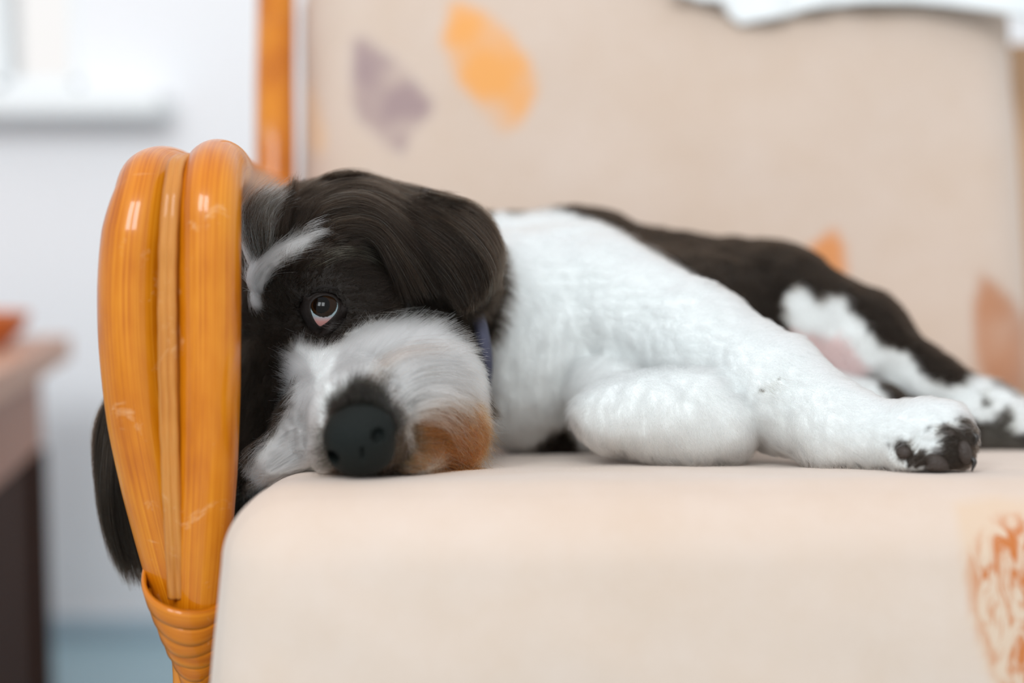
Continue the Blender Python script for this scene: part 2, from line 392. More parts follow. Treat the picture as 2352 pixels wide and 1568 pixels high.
# right pole : comes up from the binding, bends at the top and runs back
tipR = P(490, 345, .752)
rightp = [(452, 1500, .722), (456, 1400, .721), (465, 1250, .7195), (474, 1080, .7185), (479, 900, .718), (480, 720, .718), (480, 560, .719), (482, 455, .724), (490, 402, .741)]
rp3 = [P(*q) for q in rightp]; e = rp3[-1]
tailR = [e + np.array([-.002, .030, .004]), e + np.array([-.012, .12, .000]), e + np.array([-.022, .26, -.004]), e + np.array([-.034, .44, -.010])]
rad = [.0105, .0128, .0148, .0157, .0160, .0160, .0160, .0160, .0160, .0158, .0155, .0152, .015]
arm_in = tube('arm_pole', rp3 + tailR, rad, M_rattan, chair, n=150, seg=48)
leftp = [(432, 1480, .731), (420, 1400, .732), (397, 1290, .733), (361, 1120, .732), (332, 960, .731), (315, 800, .730), (311, 660, .730), (318, 540, .731), (334, 455, .736), (350, 412, .752)]
lp3 = [P(*q) for q in leftp]; e = lp3[-1]
tailL = [e + np.array([.002, .030, .003]), e + np.array([-.006, .12, .000]), e + np.array([-.020, .26, -.004]), e + np.array([-.034, .44, -.010])]
radL = [.010, .0125, .0158, .0180, .0190, .0191, .0190, .0184, .0160, .0158, .0155, .0152, .015, .015]
arm_out = tube('arm_pole', lp3 + tailL, radL, M_rattan, chair, n=150, seg=48)
# the pair of split reeds laid in the groove between the poles
for (dx, rr, dz) in ((-9, .0031, 0), (7, .0031, .0006)):
    g = [(408, 1372, .7115), (404, 1300, .7095), (396, 1150, .7065), (390, 980, .705), (386, 800, .705), (386, 640, .706), (390, 520, .708), (398, 430, .714), (410, 372, .729)]
    gp = [P(a + dx * (1 if b > 450 else .9), b, d + dz) for a, b, d in g]; e = gp[-1]
    gp += [e + np.array([.003, .030, .0015]), e + np.array([-.006, .13, -.001]), e + np.array([-.02, .27, -.006]), e + np.array([-.034, .42, -.012])]
    tube('reed_strip', gp, [rr] * 4, M_reed, chair, n=170, seg=20, bumps=lambda th, l: .05 * math.sin(l * 310) * math.sin(l * 97) + 0 * th)
# binding wraps
ctr = [(434, 1350, 101, .0262), (438, 1388, 92, .0245), (443, 1424, 82, .0222), (448, 1458, 71, .020), (452, 1490, 60, .0182), (457, 1521, 49, .0165)]
for i, (cx, cy, hw, hy) in enumerate(ctr):
    c = P(cx, cy - 6, .727); hwm = hw * .727 / F; pts = []
    n = 72; prof = [(-.0052, -.0012), (-.0046, .0002), (-.0020, .0009), (.0022, .0013), (.0046, .0011), (.0052, -.0008)]
    v = []; f = []; uv = []
    for k in range(n):
        a = 2 * math.pi * k / n; nx_, ny_ = math.cos(a), math.sin(a)
        for (h, t) in prof:
            wob = .0006 * math.sin(3 * a + i * 2.1)
            px_ = (hwm + t - (.0010 if h < 0 else 0)) * nx_; py_ = (hy + t) * ny_
            v.append(c + np.array([px_, py_, h + wob + px_ * -.22 + py_ * .42]))
    m_ = len(prof)
    for k in range(n):
        for j in range(m_):
            j2 = (j + 1) % m_; k2 = (k + 1) % n
            f.append((k * m_ + j, k2 * m_ + j, k2 * m_ + j2, k * m_ + j2)); uv += [(j / 6, k / n * .12 + i), (j / 6, (k + 1) / n * .12 + i), (j2 / 6, (k + 1) / n * .12 + i), (j2 / 6, k / n * .12 + i)]
    me = mesh_from('reed_wrap', v, f); l = me.uv_layers.new(name='UVMap'); l.data.foreach_set('uv', np.array(uv).ravel())
    o = link('reed_wrap', me, M_bind, chair); 
    if i == 0:
        pass
tube('reed_end', [P(393, 1478, .712), P(396, 1500, .712), P(397, 1516, .712)], [.0009, .0009, .0009], M_reed, chair, n=8, seg=10)
lt = P(446, 1500, .728)
tube('leg', [lt, P(440, 1560, .728), np.array([lt[0] - .002, .729, .20]), np.array([lt[0] - .003, .73, .0])], [.0125, .0095, .0135, .014], M_rattan, chair, n=50)
# back post, seat frame, rear legs and woven back panel
pb = P(634, 460, 1.185)
tube('back_post', [np.array([pb[0] + .004, 1.13, 0]), np.array([pb[0] + .002, 1.15, .3]), P(633, 430, 1.19), P(632, 200, 1.215), P(634, 20, 1.24), P(634, -300, 1.28)], [.016, .0165, .0168, .0168, .0165, .016], M_rattan, chair, n=60)
fl = seat_rot
def rot_box(name, x0, x1, y0, y1, z0, z1, mat):
    return boxes(name, [(x0, x1, y0, y1, z0, z1)], mat, chair, .006, Matrix.Translation(A) @ seat_rot)
rot_box('seat_frame', .012, SW - .02, .06, SD - .02, -SH - .045, -SH - .006, M_rattan)
for (ax, ay) in ((SW - .02, .09), (SW + .0, 1.17 - .64)):
    q = A + seat_rot @ Vector((ax, ay, 0))
    tube('leg', [np.array([q.x, q.y, A.z - SH - .05]), np.array([q.x, q.y, .15]), np.array([q.x, q.y, 0])], [.014, .014, .014], M_rattan, chair, n=20)
bpM = Matrix.Translation(Bp) @ Matrix.Rotation(YAW * .6, 4, 'Z') @ Matrix.Rotation(-lean, 4, 'X')
boxes('back_panel', [(.02, BW + .14, BT + .012, BT + .03, -.10, BH - .05)], M_tan, chair, .004, bpM)
tube('back_post', [np.array(bpM @ Vector((BW + .145, BT + .02, -.42))), np.array(bpM @ Vector((BW + .145, BT + .02, BH + .1)))], [.016, .016], M_rattan, chair, n=20)

# distance to the arm poles (used to keep the dog clear of them)
def sd_poly(p, pts, r):
    d = np.full(p.shape[:-1], 1e9)
    for a, b in zip(pts[:-1], pts[1:]):
        a = np.array(a); b = np.array(b); ab = b - a
        t = np.clip(((p - a) @ ab) / ab.dot(ab), 0, 1)
        d = np.minimum(d, np.linalg.norm(p - a - t[..., None] * ab, axis=-1))
    return d - r
arm_lines = [(rp3 + tailR, .0165), (lp3 + tailL, .0195)]

# ------------------------------------------------------------------ the dog: one continuous body from a distance field
def cap(g, a, b, ra, rb=None, sy=1.0):
    rb = ra if rb is None else rb
    return dict(g=g, a=P(*a), b=P(*b), ra=ra * a[2] / F, rb=rb * b[2] / F, t='c')
def ell(g, c, rx, ry, rd, rot=0):
    k = c[2] / F; return dict(g=g, c=P(*c), r=np.array([rx * k, rd * k, ry * k]), rot=math.radians(rot), t='e')
PR = [
    # torso
    cap('torso', (1010, 690, .875), (1230, 765, .90), 175, 205),
    cap('torso', (1230, 765, .90), (1330, 760, .915), 210, 226),
    cap('torso', (1330, 760, .915), (1560, 790, .955), 226, 200),
    cap('torso', (1560, 800, .955), (1760, 760, .975), 205, 180),
    ell('torso', (1165, 850, .875), 135, 170, 130),
    cap('torso', (1080, 640, .955), (1330, 660, .98), 150, 165), cap('torso', (1330, 660, .98), (1540, 710, 1.0), 165, 160), cap('torso', (1540, 710, 1.0), (1740, 700, 1.0), 155, 145),
    ell('torso', (1268, 1000, .895), 92, 62, 70),
    # hind leg lying on top, running down to its paw
    cap('hind', (1790, 735, .965), (1960, 790, .955), 162, 120),
    cap('hind', (1960, 790, .955), (2110, 878, .94), 112, 72),
    cap('hind', (2110, 878, .94), (2225, 930, .925), 66, 62),
    ell('hind', (2275, 955, .912), 75, 62, 60, -20),
    ell('hind', (2325, 985, .905), 42, 45, 50),
    # the lower hind leg and its dark-furred foot
    cap('hindlow', (1840, 900, .925), (2010, 935, .905), 62, 52),
    cap('hindlow', (2010, 935, .905), (2230, 1012, .90), 46, 32),
    cap('hindlow', (2230, 1012, .90), (2420, 1020, .89), 30, 28),
    # foreleg stretched along the cushion
    cap('fore', (1390, 705, .875), (1590, 790, .835), 150, 128),
    cap('fore', (1590, 790, .835), (1765, 895, .792), 122, 116),
    cap('fore', (1765, 895, .792), (1925, 985, .757), 116, 88),
    cap('fore', (1925, 985, .755), (2050, 1012, .738), 80, 74),
    ell('fore', (2118, 1004, .727), 82, 78, 78),
    ell('fore', (2170, 965, .728), 38, 34, 44, -25), ell('fore', (2196, 1010, .724), 34, 40, 44, -10), ell('fore', (2172, 1060, .719), 36, 36, 42), ell('fore', (2110, 1070, .714), 40, 28, 38),
    # folded foreleg
    ell('ball', (1505, 960, .782), 188, 88, 88, 3), ell('ball', (1570, 950, .780), 130, 92, 86),
    cap('ball', (1380, 880, .86), (1450, 950, .80), 95, 84),
    cap('ball', (1600, 965, .778), (1660, 975, .778), 86, 80),
    # head
    cap('head', (800, 605, .812), (900, 600, .83), 185, 160),
    ell('head', (690, 640, .812), 130, 165, 165),
    ell('head', (690, 820, .805), 150, 150, 120),
    ell('head', (985, 800, .82), 100, 140, 120), ell('head', (610, 980, .80), 95, 110, 90), ell('head', (600, 1080, .79), 60, 60, 60), ell('head', (560, 1130, .80), 66, 90, 60),
    cap('head', (900, 640, .84), (1060, 700, .87), 160, 150),
    ell('head', (735, 625, .768), 55, 28, 26, -18),
    ell('head', (830, 700, .775), 70, 50, 40),
    # muzzle
    cap('muzzle', (800, 860, .775), (838, 965, .715), 118, 92),
    cap('muzzle', (838, 965, .715), (840, 1005, .693), 88, 70),
    ell('muzzle', (960, 880, .764), 138, 112, 90, 12),
    ell('muzzle', (1005, 990, .750), 100, 92, 75),
    ell('muzzle', (720, 990, .752), 85, 88, 70, 25),
    ell('muzzle', (640, 1065, .748), 60, 34, 50, 25),
    ell('muzzle', (860, 1060, .722), 120, 32, 60),
    # the folded ear on the near side
    ell('ear', (950, 560, .80), 125, 100, 66, -15), ell('ear', (1040, 585, .800), 88, 96, 45), ell('ear', (1070, 640, .792), 52, 60, 34),
    # the other ear, slipped out under the arm
    cap('farear', (600, 850, .81), (420, 880, .818), 55, 34), cap('farear', (420, 880, .818), (268, 950, .80), 30, 24),
    cap('farear', (268, 950, .80), (262, 1130, .79), 24, 26), cap('farear', (262, 1130, .79), (296, 1290, .788), 28, 24),
]
def sd_prim(d, p):
    if d['t'] == 'c':
        ab = d['b'] - d['a']; pa = p - d['a']; t = np.clip((pa @ ab) / ab.dot(ab), 0, 1)
        return np.linalg.norm(pa - t[..., None] * ab, axis=-1) - (d['ra'] + (d['rb'] - d['ra']) * t)
    q = p - d['c']; c, s = math.cos(d['rot']), math.sin(d['rot'])
    x_, z_ = q[..., 0] * c - q[..., 2] * -s * -1, 0
    X_ = q[..., 0] * c - q[..., 2] * s; Z_ = q[..., 0] * s + q[..., 2] * c
    qq = np.stack([X_, q[..., 1], Z_], -1) / d['r']; k0 = np.linalg.norm(qq, axis=-1); k1 = np.linalg.norm(qq / d['r'], axis=-1)
    return k0 * (k0 - 1) / np.maximum(k1, 1e-6)
def smin(a, b, k):
    h = np.clip(.5 + .5 * (b - a) / k, 0, 1); return b * (1 - h) + a * h - k * h * (1 - h)
KIN = dict(torso=.02, hind=.016, hindlow=.01, fore=.012, ball=.012, head=.022, muzzle=.020, ear=.014, farear=.006)
GR = ['torso', 'hind', 'hindlow', 'fore', 'ball', 'head', 'muzzle', 'ear', 'farear']
KOUT = dict(hind=.012, hindlow=.006, fore=.010, ball=.003, head=.016, muzzle=.012, ear=.010, farear=.006)
def sd_group(g, p):
    o = None
    for d in PR:
        if d['g'] == g: s = sd_prim(d, p); o = s if o is None else smin(o, s, KIN[g])
    return o.astype(np.float32)
def sd_body(p):
    o = None
    for g in GR:
        s = sd_group(g, p); o = s if o is None else smin(o, s, KOUT[g])
    return o
VX = .0026
lo = np.array([-.215, .655, .385]); hi = np.array([.375, 1.075, .605])
nn = np.ceil((hi - lo) / VX).astype(int)
gx, gy, gz = [lo[i] + VX * np.arange(nn[i]) for i in range(3)]
field = np.empty(nn, np.float32)
for i0 in range(0, nn[0], 24):
    g = np.stack(np.meshgrid(gx[i0:i0 + 24], gy, gz, indexing='ij'), -1)
    o = sd_body(g); o += (snoise(g, 150, 41) * .0011 + snoise(g, 330, 42) * .0005).astype(np.float32) * (np.linalg.norm(g - P(746, 712, .76), axis=-1) > .03)
    o = np.maximum(o, -(sd_seat(g) - .0012))
    for pts, r in arm_lines: o = np.maximum(o, -(sd_poly(g, pts, r) - .0012))
    o = np.maximum(o, -(np.linalg.norm(g - P(746, 711, .7699), axis=-1) - .0131))
    field[i0:i0 + 24] = o
# keep the largest connected body only near region: (all primitives touch)
grid = vdb.FloatGrid(1.0); grid.copyFromArray(field); grid.transform = vdb.createLinearTransform(VX); 
pts_, tri_, quad_ = grid.convertToPolygons(0.0, 0.0)
pts_ = pts_ + lo
faces = [tuple(q[::-1]) for q in quad_.tolist()] + [tuple(t[::-1]) for t in tri_.tolist()]
me = mesh_from('dog', pts_, faces)
# drop loose crumbs
bm = bmesh.new(); bm.from_mesh(me); bm.verts.ensure_lookup_table(); seen = set(); comps = []
for v0 in bm.verts:
    if v0.index in seen: continue
    st_ = [v0]; seen.add(v0.index); comp = []
    while st_:
        a_ = st_.pop(); comp.append(a_)
        for e_ in a_.link_edges:
            b_ = e_.other_vert(a_)
            if b_.index not in seen: seen.add(b_.index); st_.append(b_)
    comps.append(comp)
comps.sort(key=len); print('body pieces', [len(c) for c in comps][-5:])
bmesh.ops.delete(bm, geom=[v for c in comps[:-1] for v in c], context='VERTS')
bmesh.ops.smooth_vert(bm, verts=bm.verts, factor=.5, use_axis_x=True, use_axis_y=True, use_axis_z=True)
bmesh.ops.recalc_face_normals(bm, faces=bm.faces)
bm.to_mesh(me); bm.free()

def at_mat(name, rough, kind):
    m, nt, b = new_mat(name); a = N(nt, 'ShaderNodeAttribute', attribute_name='tint'); nt.links.new(a.outputs['Color'], b.inputs['Base Color'])
    b.inputs['Roughness'].default_value = rough; return m
M_skin = at_mat('dog_skin', .9, 0)
dog = link('dog', me, M_skin)
tag(dog, 'black and white shaggy dog lying on the beige cushion, head against the rattan arm', 'dog')

# front depth of the body on a world X-Z raster, used to lay long hair on it
ins = field < 0
fd = np.where(ins.any(1), gy[np.argmax(ins, axis=1)], np.nan)
def blur_fill(a, it=60):
    a = a.copy()
    for _ in range(it):
        n_ = np.isnan(a)
        if not n_.any(): break
        s = np.zeros_like(a); c = np.zeros_like(a)
        for dx in (-1, 0, 1):
            for dz in (-1, 0, 1):
                r_ = np.roll(np.roll(a, dx, 0), dz, 1); ok = ~np.isnan(r_); s[ok] += r_[ok]; c += ok
        a = np.where(n_ & (c > 0), s / np.maximum(c, 1), a)
    return np.nan_to_num(a, nan=.85)
fd[np.hypot(*np.meshgrid(gx - P(746, 711, .768)[0], gz - P(746, 711, .768)[2], indexing='ij')) < .0150] = np.nan
fd = blur_fill(fd)
def front_y(X, Z):
    i = (X - lo[0]) / VX; k = (Z - lo[2]) / VX
    i = np.clip(i, 0, nn[0] - 2); k = np.clip(k, 0, nn[2] - 2); i0 = i.astype(int); k0 = k.astype(int); fi = i - i0; fk = k - k0
    return (fd[i0, k0] * (1 - fi) + fd[i0 + 1, k0] * fi) * (1 - fk) + (fd[i0, k0 + 1] * (1 - fi) + fd[i0 + 1, k0 + 1] * fi) * fk

# ---- coat colours (linear)
WHT = np.array([.70, .735, .735]); BLK = np.array([.011, .0068, .0042]); GRY = np.array([.30, .33, .33]); RUST = np.array([.27, .088, .024]); PNK = np.array([.80, .62, .60]); CRM = np.array([.78, .70, .62]); DKG = np.array([.11, .10, .085])
def pol(pts, Y): return wpoly(pts, Y)
T_white = pol([(1120, 470), (1165, 495), (1225, 482), (1300, 482), (1390, 515), (1470, 560), (1560, 605), (1660, 680), (1760, 760), (1830, 860), (1900, 1100), (1345, 1100), (1325, 1020), (1290, 968), (1250, 1000), (1190, 1050), (1160, 1100), (1000, 1100), (1000, 700), (1080, 650)], .875)
F_white = pol([(1240, 430), (1390, 505), (1560, 600), (1660, 665), (1760, 720), (1900, 800), (2300, 860), (2300, 1160), (1240, 1160)], .80)
H_white = pol([(1785, 700), (1800, 665), (1835, 650), (1865, 690), (1890, 675), (1935, 675), (1945, 715), (1975, 735), (2010, 790), (2070, 800), (2120, 870), (2190, 880), (2225, 850), (2290, 890), (2400, 930), (2400, 1000), (2240, 1000), (2150, 940), (2080, 905), (2000, 860), (1950, 830), (1930, 900), (1830, 900), (1790, 800)], .93)
H_pink = pol([(1800, 745), (1850, 760), (1930, 770), (1990, 850), (1960, 880), (1900, 870), (1850, 840)], .93)
HL_white = pol([(1850, 860), (1960, 855), (2010, 870), (2040, 940), (2060, 1000), (1850, 1000)], .90)
Hd_blotch = [pol([(2245, 985), (2290, 965), (2310, 935), (2330, 950), (2320, 1000), (2352, 1010), (2352, 1060), (2240, 1060)], .89), pol([(2255, 905), (2270, 900), (2272, 925), (2256, 928)], .9)]
M_white = pol([(640, 795), (700, 805), (770, 800), (800, 770), (850, 750), (930, 735), (1010, 728), (1060, 755), (1105, 800), (1125, 900), (1135, 1010), (1100, 1130), (540, 1150), (560, 1090), (600, 1040), (640, 985), (690, 915), (665, 860)], .745)
M_rust = pol([(1000, 925), (1070, 900), (1120, 935), (1140, 1000), (1110, 1110), (980, 1110), (940, 1060), (960, 990)], .745)
M_nose = pol([(800, 905), (850, 880), (900, 905), (930, 960), (940, 1040), (920, 1110), (775, 1110), (755, 1060), (752, 970)], .705)
B_stripe = pol([(575, 655), (570, 610), (600, 590), (650, 560), (700, 545), (760, 545), (700, 575), (650, 600), (615, 630), (595, 670)], .76)
PD = [pol([(2058, 1015), (2085, 1018), (2098, 1040), (2115, 1030), (2130, 1050), (2136, 1075), (2118, 1085), (2085, 1066), (2060, 1060)], .715),
      pol([(2125, 1045), (2150, 1010), (2190, 990), (2215, 965), (2240, 960), (2252, 1010), (2246, 1060), (2220, 1110), (2140, 1120), (2060, 1116), (2055, 1104), (2120, 1095)], .715),
      pol([(2132, 985), (2160, 968), (2200, 985), (2212, 1000), (2185, 1010), (2150, 1000)], .715), pol([(2188, 965), (2205, 957), (2240, 975), (2250, 1010), (2230, 1000)], .715)]
sp_fore = [pol([(1928, 1078), (1938, 1070), (1942, 1095), (1930, 1098)], .735), pol([(1958, 1092), (1972, 1088), (1972, 1100), (1958, 1102)], .735), pol([(1728, 884), (1768, 850), (1776, 853), (1738, 886)], .79)]

def classify(p):
    """coat region of surface points -> group index, colour"""
    D = np.stack([sd_group(g, p) for g in GR], 1); gi = D.argmin(1)
    x, z = p[:, 0] + rng.normal(0, .0012, len(p)), p[:, 2] + rng.normal(0, .0012, len(p))
    col = np.tile(BLK, (len(p), 1)); gn = np.array(GR)[gi]
    I = lambda poly: pip(x, z, poly)
    facing_up_back = p[:, 1] > 1.02
    m = (gn == 'torso'); col[m & I(T_white) & ~facing_up_back] = WHT
    m = (gn == 'fore'); col[m & I(F_white)] = WHT
    for q in sp_fore: col[m & I(q) & (rng.random(len(p)) < .6)] = DKG * 2
    for q in PD: col[m & I(q) & (p[:, 1] < .735)] = np.array([.026, .019, .014])
    col[gn == 'ball'] = WHT
    m = (gn == 'hind') & (p[:, 1] < .985); col[m & I(H_white)] = WHT; col[m & I(H_pink)] = np.array([.66, .50, .49])
    for q in Hd_blotch: col[((gn == 'hind') | (gn == 'hindlow')) & I(q)] = DKG * .6
    m = (gn == 'hindlow'); col[m & I(HL_white)] = WHT * .9
    m = ((gn == 'muzzle') | (gn == 'head')) & (p[:, 1] < .80)
    w_ = m & I(M_white); col[w_] = WHT
    f = np.clip((x - P(960, 900, .745)[0]) / .03, 0, 1)[:, None]
    cr = w_ & (x > P(900, 900, .745)[0]); col[cr] = (WHT * (1 - .6 * f) + CRM * .6 * f)[cr]
    col[m & I(M_rust) & (rng.random(len(p)) < .85 * np.clip((x - P(955, 0, .745)[0]) / .02, 0, 1))] = RUST
    col[m & I(M_nose) & (p[:, 1] < .735) & (rng.random(len(p)) < .92)] = BLK * 2.2
    mz = m & w_ & (z < P(0, 1097, .72)[2]); col[mz] = CRM * .8
    col[(gn == 'head') & I(B_stripe) & (p[:, 1] < .80)] = WHT * .9
    return gi, col

# skin tint
vc = np.empty(len(me.vertices) * 3); me.vertices.foreach_get('co', vc); vc = vc.reshape(-1, 3)
_, tint = classify(vc); set_attr(me, 'tint', tint * np.where(tint.mean(1) > .5, .95, .8)[:, None] * np.where((_ == GR.index('muzzle')) & (tint.mean(1) > .5), 1.28, 1.0)[:, None])

# ---- fur material
def fur_mat(name, rough=.35):
    m = bpy.data.materials.new(name); m.use_nodes = True; nt = m.node_tree; nt.nodes.clear()
    out = nt.nodes.new('ShaderNodeOutputMaterial'); b = nt.nodes.new('ShaderNodeBsdfHairPrincipled')
    b.model = 'CHIANG'; b.parametrization = 'COLOR'
    a = N(nt, 'ShaderNodeAttribute', attribute_name='tint'); nt.links.new(a.outputs['Color'], b.inputs['Color'])
    b.inputs['Roughness'].default_value = rough; b.inputs['Radial Roughness'].default_value = .55; b.inputs['Random Roughness'].default_value = .2; b.inputs['IOR'].default_value = 1.24
    nt.links.new(b.outputs[0], out.inputs[0]); return m
M_fur = fur_mat('dog_fur')

def make_hair(name, P3, rad, col, parent, mat=M_fur):
    """P3 (n,k,3) strand points, rad (n,k), col (n,3)"""
    n, k, _ = P3.shape
    h = bpy.data.hair_curves.new(name); h.add_curves([k] * n)
    h.attributes['position'].data.foreach_set('vector', P3.astype(np.float32).ravel())
    r = h.attributes.get('radius') or h.attributes.new('radius', 'FLOAT', 'POINT'); r.data.foreach_set('value', rad.astype(np.float32).ravel())
    a = h.attributes.new('tint', 'FLOAT_COLOR', 'CURVE'); a.data.foreach_set('color', np.concatenate([col, np.ones((n, 1))], 1).astype(np.float32).ravel())
    o = bpy.data.objects.new(name, h); C.objects.link(o); h.materials.append(mat)
    o.parent = parent; return o

def push_out(P3, margin=.0006):
    """keep strand points above the cushion and off the arm poles"""
    n, k, _ = P3.shape; q = P3.reshape(-1, 3)
    zs = seat_z(q[:, 0], q[:, 1]) + margin
    top = (q[:, 1] > A.y + .03) & (q[:, 0] > A.x + .03) & (q[:, 2] < zs) & (q[:, 2] > zs - .03)
    q[top, 2] = zs[top] + rng.uniform(0, .0008, top.sum())
    e_ = 1e-4
    for pts, r in arm_lines:
        near = (q[:, 0] < -.1) & (np.abs(q[:, 1] - .74) < .12)
        if not near.any(): continue
        s = q[near]
        for _ in range(2):
            d = sd_poly(s, pts[:10], r + .0008)
            g = np.stack([sd_poly(s + np.eye(3)[i] * e_, pts[:10], r + .0008) - d for i in range(3)], 1) / e_
            s = s + g * np.maximum(-d, 0)[:, None]
        q[near] = s
    return q.reshape(n, k, 3)

# sample roots on the body surface
me.calc_loop_triangles(); nt_ = len(me.loop_triangles)
tr = np.empty(nt_ * 3, int); me.loop_triangles.foreach_get('vertices', tr); tr = tr.reshape(-1, 3)
vn = np.empty(len(me.vertices) * 3); me.vertices.foreach_get('normal', vn); vn = vn.reshape(-1, 3)
a_, b_, c_ = vc[tr[:, 0]], vc[tr[:, 1]], vc[tr[:, 2]]
fn = np.cross(b_ - a_, c_ - a_); ar = np.linalg.norm(fn, axis=1) / 2; fn /= (2 * ar[:, None] + 1e-12)
cen = (a_ + b_ + c_) / 3
toc = CAM - cen; toc /= np.linalg.norm(toc, axis=1)[:, None]
side = (fn * toc).sum(1)
wgt = np.where(side > -.35, 1.0, .22) * ar
near_seat = sd_seat(cen) < .002; wgt[near_seat] = 0
wgt[(cen[:, 1] > .88) ] *= .7
total_area = wgt.sum(); NF = int(total_area * 1e4 * 340); NF = min(NF, 420000)
print('fur area cm2', total_area * 1e4, 'strands', NF)
ti = rng.choice(nt_, NF, p=wgt / wgt.sum()); u = rng.random((NF, 2)); fl_ = u.sum(1) > 1; u[fl_] = 1 - u[fl_]
w0 = (1 - u.sum(1))[:, None]; w1 = u[:, :1]; w2 = u[:, 1:]
root = a_[ti] * w0 + b_[ti] * w1 + c_[ti] * w2
nrm = vn[tr[ti, 0]] * w0 + vn[tr[ti, 1]] * w1 + vn[tr[ti, 2]] * w2; nrm /= np.linalg.norm(nrm, axis=1)[:, None]
gi, fcol = classify(root)
# flow guides : px, py, depth, dx, dy(down), toward-camera, length mm, lift
G = {
 'torso': [(1150, 560, .87, .6, .5, 0, 9, .35), (1300, 600, .87, .7, .6, 0, 9, .35), (1250, 800, .86, .1, 1, 0, 9, .35), (1180, 950, .86, .2, 1, 0, 9, .35), (1500, 560, .95, 1, .4, 0, 9, .25), (1700, 600, .96, 1, .3, 0, 10, .25), (1450, 800, .9, .4, 1, 0, 8, .35)],
 'hind': [(1800, 620, .95, 1, .5, 0, 10, .3), (2000, 720, .94, 1, .9, 0, 10, .3), (2150, 850, .93, 1, .8, 0, 10, .35), (1850, 720, .93, .5, 1, 0, 12, .4), (2300, 950, .9, 1, .5, 0, 9, .4)],
 'hindlow': [(1950, 900, .9, 1, .4, 0, 8, .4), (2300, 1010, .9, 1, .1, 0, 8, .3)],
 'fore': [(1400, 640, .85, 1, .6, 0, 9, .4), (1650, 800, .8, 1, .8, .1, 10, .5), (1850, 930, .76, .8, .9, .1, 10, .55), (1980, 1020, .74, .6, 1, .1, 10, .55), (2100, 950, .73, 1, .2, .2, 8, .4), (2200, 960, .725, .8, .6, .2, 8, .4), (2150, 1050, .71, .9, .2, .1, 8, .35), (2090, 1060, .71, .6, -.4, .2, 7, .4)],
 'ball': [(1350, 950, .82, -.7, .7, .1, 10, .5), (1500, 900, .81, .1, 1, .3, 11, .5), (1500, 1000, .79, .2, 1, .1, 10, .5), (1650, 950, .81, .6, .9, .1, 11, .5)],
 'head': [(620, 480, .78, -.3, -1, 0, 16, .3), (700, 480, .78, .5, -.8, 0, 18, .3), (800, 450, .79, 1, -.1, 0, 20, .2), (950, 480, .80, 1, .6, 0, 20, .2), (700, 600, .76, .6, -.6, 0, 12, .25), (800, 580, .76, 1, -.1, 0, 14, .25), (900, 620, .76, .9, .5, 0, 14, .25),
          (640, 700, .765, -.3, -.9, 0, 9, .25), (745, 650, .755, .3, -1, 0, 6, .3), (820, 700, .76, 1, -.2, 0, 9, .25), (690, 760, .765, -.5, .4, 0, 8, .25), (900, 720, .765, 1, 0, 0, 11, .25), (1000, 720, .78, .7, .7, 0, 14, .3), (610, 860, .79, -.4, .9, 0, 12, .3), (600, 1000, .79, -.2, 1, 0, 13, .3), (1080, 850, .80, .3, 1, 0, 14, .3), (770, 770, .765, .3, -.3, .3, 7, .3)],
 'muzzle': [(700, 830, .76, -.5, -.7, .1, 14, .4), (770, 850, .75, -.2, -.9, .1, 14, .4), (850, 800, .745, .1, -1, .1, 15, .4), (950, 780, .745, .6, -.8, .1, 18, .4), (1050, 800, .75, 1, -.2, .1, 18, .4), (1000, 860, .74, 1, -.1, .1, 18, .35), (1080, 900, .75, 1, .8, .1, 18, .3),
            (900, 870, .73, .6, -.7, .1, 14, .35), (840, 900, .70, -.1, -1, .1, 9, .4), (900, 950, .70, 1, .0, .1, 13, .35), (1000, 960, .73, 1, .3, .1, 18, .35), (1050, 1030, .74, .7, .8, .1, 18, .3), (940, 1040, .71, .8, .5, .1, 15, .3), (720, 930, .735, -.8, .5, .1, 15, .4), (650, 1020, .74, -.8, .7, .1, 17, .35), (740, 1000, .715, -.9, .3, .1, 12, .35), (750, 1070, .71, -.7, .6, .1, 10, .3), (850, 1090, .69, .2, .9, .1, 8, .3)],
 'ear': [(900, 500, .78, 1, .5, 0, 22, .15), (1000, 520, .78, .9, .8, 0, 22, .12), (1080, 600, .77, .3, 1, 0, 20, .12), (1000, 620, .77, .5, 1, 0, 20, .12), (1110, 560, .78, .5, 1, 0, 18, .15)],
 'farear': [(500, 870, .8, -1, .1, 0, 14, .15), (270, 950, .8, -.2, 1, 0, 22, .1), (280, 1250, .79, .1, 1, 0, 20, .1)],
}
flow = np.zeros((NF, 3)); Ln = np.zeros(NF); lift = np.zeros(NF)
for gname, lst in G.items():
    m = gi == GR.index(gname)
    if not m.any(): continue
    gp = np.array([P(a, b, d) for a, b, d, *_ in lst]); gv = np.array([[q[3], -q[5], -q[4]] for q in lst], float); gv /= np.linalg.norm(gv, axis=1)[:, None]
    d2 = ((root[m][:, None, :] - gp[None]) ** 2).sum(-1) + 4e-6; wt = d2 ** -1.6; wt /= wt.sum(1)[:, None]
    flow[m] = wt @ gv; Ln[m] = wt @ np.array([q[6] for q in lst]) * .001; lift[m] = wt @ np.array([q[7] for q in lst])
def unit(v): return v / np.maximum(np.linalg.norm(v, axis=-1, keepdims=True), 1e-9)
swirl = np.stack([snoise(root, 170, 11), snoise(root, 170, 12), snoise(root, 170, 13)], 1)
swirl2 = np.stack([snoise(root, 520, 21), snoise(root, 520, 22), snoise(root, 520, 23)], 1)
isw = fcol.mean(1) > .3
amt = np.where(np.isin(gi, [GR.index(g) for g in ('fore', 'ball', 'torso', 'hind')]), .42, .22)
fl3 = flow + swirl * amt[:, None] + swirl2 * .22 + rng.normal(0, .16, (NF, 3))
